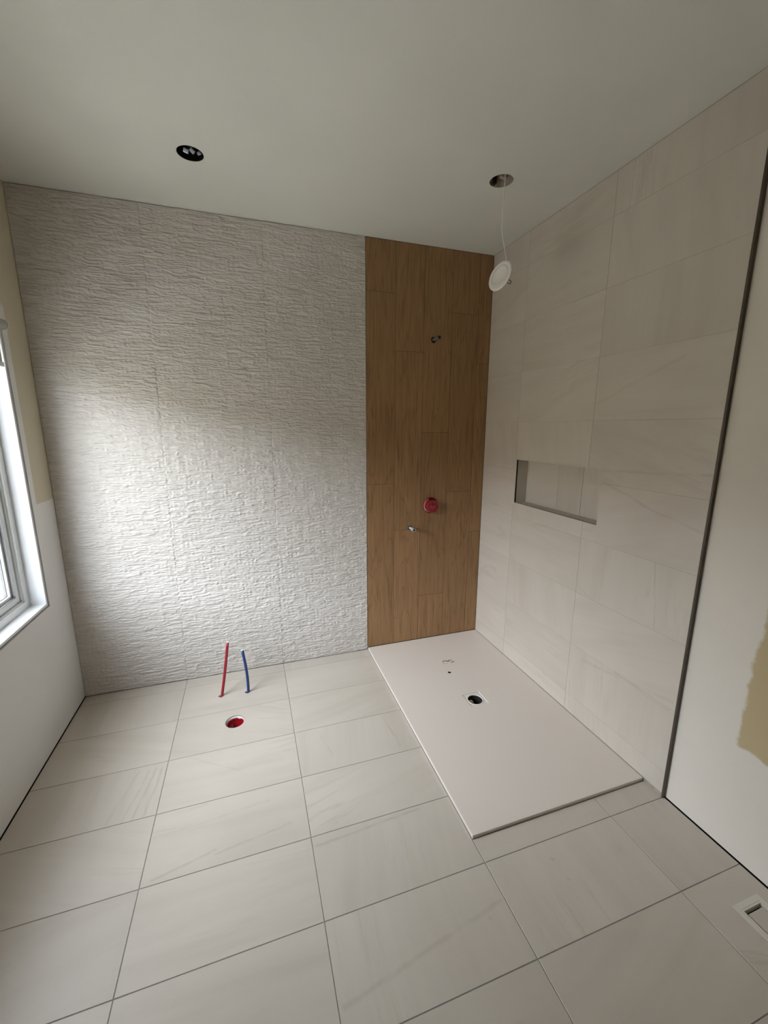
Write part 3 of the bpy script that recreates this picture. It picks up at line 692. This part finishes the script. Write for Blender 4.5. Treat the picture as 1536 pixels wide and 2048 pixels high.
bm = bmesh.new(); box(bm, L2[0]+.004, L2[0]+.045, L2[1]+.018, L2[1]+.040, H+.03, H+.075, bev=.004)
loc(obj('insulation_tuft', bm, simple('pinkish_insulation', (.42, .34, .28), .95, noise=.25, nscale=120), l2), l2)

PC = Vector((1.664, -.745, 2.303))
toc = (CAM-PC).normalized()
right = fw.cross(cu).normalized(); 
rr_ = (cr-toc*cr.dot(toc)).normalized(); uu_ = (cu-toc*cu.dot(toc)).normalized()
md = -(rr_*math.cos(math.radians(30))-uu_*math.sin(math.radians(30))).normalized()
nn = (toc*math.cos(math.radians(52))+md*math.sin(math.radians(52))).normalized()
lg = nn.cross(toc).normalized()
if lg.z < 0: lg = -lg
lp = thing('hanging_puck_light', 'round white puck light dangling on its cable from the ceiling cut-out', 'ceiling light', tuple(PC))
loc(obj('housing', lathe(bmesh.new(), [(0, -.010), (.052, -.010), (.056, -.003), (.068, -.002), (.0695, .000), (.0690, .0025), (.062, .0045), (.0525, .0050), (.0515, .0035), (0, .0035)], PC, nn, 64), m_plastic, lp, smooth=True), lp)
loc(obj('lens', lathe(bmesh.new(), [(.0505, .0034), (.0500, .0048), (.043, .0040), (.041, .0026), (0, .0026)], PC, nn, 64), m_lens, lp, smooth=True), lp)
side = nn.cross(lg).normalized()
for s_ in (1, -1):
    a0 = PC+side*s_*.046-nn*.010
    pts = [a0+side*s_*t_[0]-nn*t_[1]+lg*t_[2] for t_ in ((0, 0, -.006), (.010, .016, -.006), (.024, .012, -.004), (.028, .006, 0), (.024, .012, .004), (.010, .016, .006), (0, 0, .006))]
    loc(obj('spring_clip', tube(bmesh.new(), pts, .0017, 8), m_black, lp, smooth=True), lp)
top = PC+lg*.034-nn*.0115
cab = [Vector((L2[0]+.012, L2[1]-.012, H+.10)), Vector((L2[0]+.010, L2[1]-.014, H+.02)), Vector((L2[0]+.009, L2[1]-.013, H-.05)), Vector((L2[0]+.010, L2[1]-.010, H-.14)),
       Vector((L2[0]+.012, L2[1]-.011, H-.22)), top+Vector((-.002, 0, .045)), top]
pts = []
for k in range(len(cab)-1):
    p0, p1, p2, p3 = cab[max(k-1, 0)], cab[k], cab[k+1], cab[min(k+2, len(cab)-1)]
    for t_ in np.linspace(0, 1, 6, endpoint=(k == len(cab)-2)):
        pts.append(.5*((2*p1)+(p2-p0)*t_+(2*p0-5*p1+4*p2-p3)*t_*t_+(3*p1-3*p2+p3-p0)*t_**3))
loc(obj('cable', tube(bmesh.new(), pts, .0027, 10), m_plastic, lp, smooth=True), lp)

# ------------------------------------------------------------------ floor register beside the right wall
vt = thing('floor_register', 'pale rectangular floor register frame with tile insert beside the right wall', 'floor vent', ((VX0+VX1)/2, VY1, 0))
def ringz(bm, x0, x1, y0, y1, wd, z0, z1):
    for q in ((x0, x1, y1-wd*1.15, y1), (x0, x1, y0, y0+wd*1.15), (x0, x0+wd, y0+wd*1.15, y1-wd*1.15), (x1-wd, x1, y0+wd*1.15, y1-wd*1.15)): box(bm, *q, z0, z1)
    return bm
loc(obj('frame', ringz(bmesh.new(), VX0+.007, VX1-.007, VY0+.007, VY1-.007, .0135, -.02, .0015), m_vent, vt), vt)
loc(obj('frame_flange', ringz(bmesh.new(), VX0, VX1, VY0, VY1, .0145, .0002, .0022), m_vent, vt), vt)
loc(obj('duct', ringz(bmesh.new(), VX0+.008, VX1-.008, VY0+.008, VY1-.008, .003, -.088, -.02), m_dark, vt), vt)
ins = tiles('tile_insert', [(VX0+.0275, VX1-.0225, VY0+.03, VY1-.032)], lambda a, b, h: (a, b, -.001+h), m_floor, thick=.012, rnd=turn_floor)
ins.parent = vt; loc(ins, vt)
bm = bmesh.new(); box(bm, VX0+.028, VX1-.023, VY0+.031, VY1-.033, -.089, -.014); loc(obj('insert_tray', bm, m_vent, vt), vt)

# ------------------------------------------------------------------ roller blind at the head of the window
bx_, bz_ = XL+.030, 2.020
rbld = thing('roller_blind', 'pale roller blind let down a little at the head of the window', 'blind', (bx_, -.262, bz_))
m_fab, nt, p = M('blind_fabric'); nt.nodes.remove(p)
df = N(nt, 'BsdfDiffuse'); df.inputs[0].default_value = (.62, .62, .55, 1); tl = N(nt, 'BsdfTranslucent'); tl.inputs[0].default_value = (.34, .37, .28, 1); ms = N(nt, 'MixShader', i_0=.35)
wvn = N(nt, 'TexWave', i_Scale=220.0); bp = N(nt, 'Bump', i_Strength=.1, i_Distance=.0005); nt.links.new(wvn.outputs[1], bp.inputs['Height']); nt.links.new(bp.outputs[0], df.inputs['Normal'])
nt.links.new(df.outputs[0], ms.inputs[1]); nt.links.new(tl.outputs[0], ms.inputs[2]); nt.links.new(ms.outputs[0], [n for n in nt.nodes if n.type == 'OUTPUT_MATERIAL'][0].inputs[0])
loc(obj('tube', lathe(bmesh.new(), [(0, 0), (.020, 0), (.020, 1.328), (0, 1.328)], (bx_, -.296, bz_), (0, -1, 0), 32), m_fab, rbld, smooth=False), rbld)
for yy in (-.290, -1.626):
    loc(obj('end_cap', lathe(bmesh.new(), [(0, 0), (.021, 0), (.0235, .001), (.0235, .005), (0, .005)], (bx_, yy, bz_), (0, -1, 0), 32), m_vinyl, rbld, smooth=False), rbld)
    bm = bmesh.new(); box(bm, XL+.0005, bx_+.010, yy-.005, yy-.0005, bz_-.012, bz_+.012, bev=.001)
    loc(obj('bracket', bm, m_vinyl, rbld), rbld)
fx = bx_-.0195
loc(obj('fabric', box(bmesh.new(), fx-.0009, fx, -1.61, -.300, 1.862, bz_+.004), m_fab, rbld), rbld)
loc(obj('bottom_bar', box(bmesh.new(), fx-.007, fx+.006, -1.61, -.300, 1.842, 1.862, bev=.002), m_vinyl, rbld), rbld)
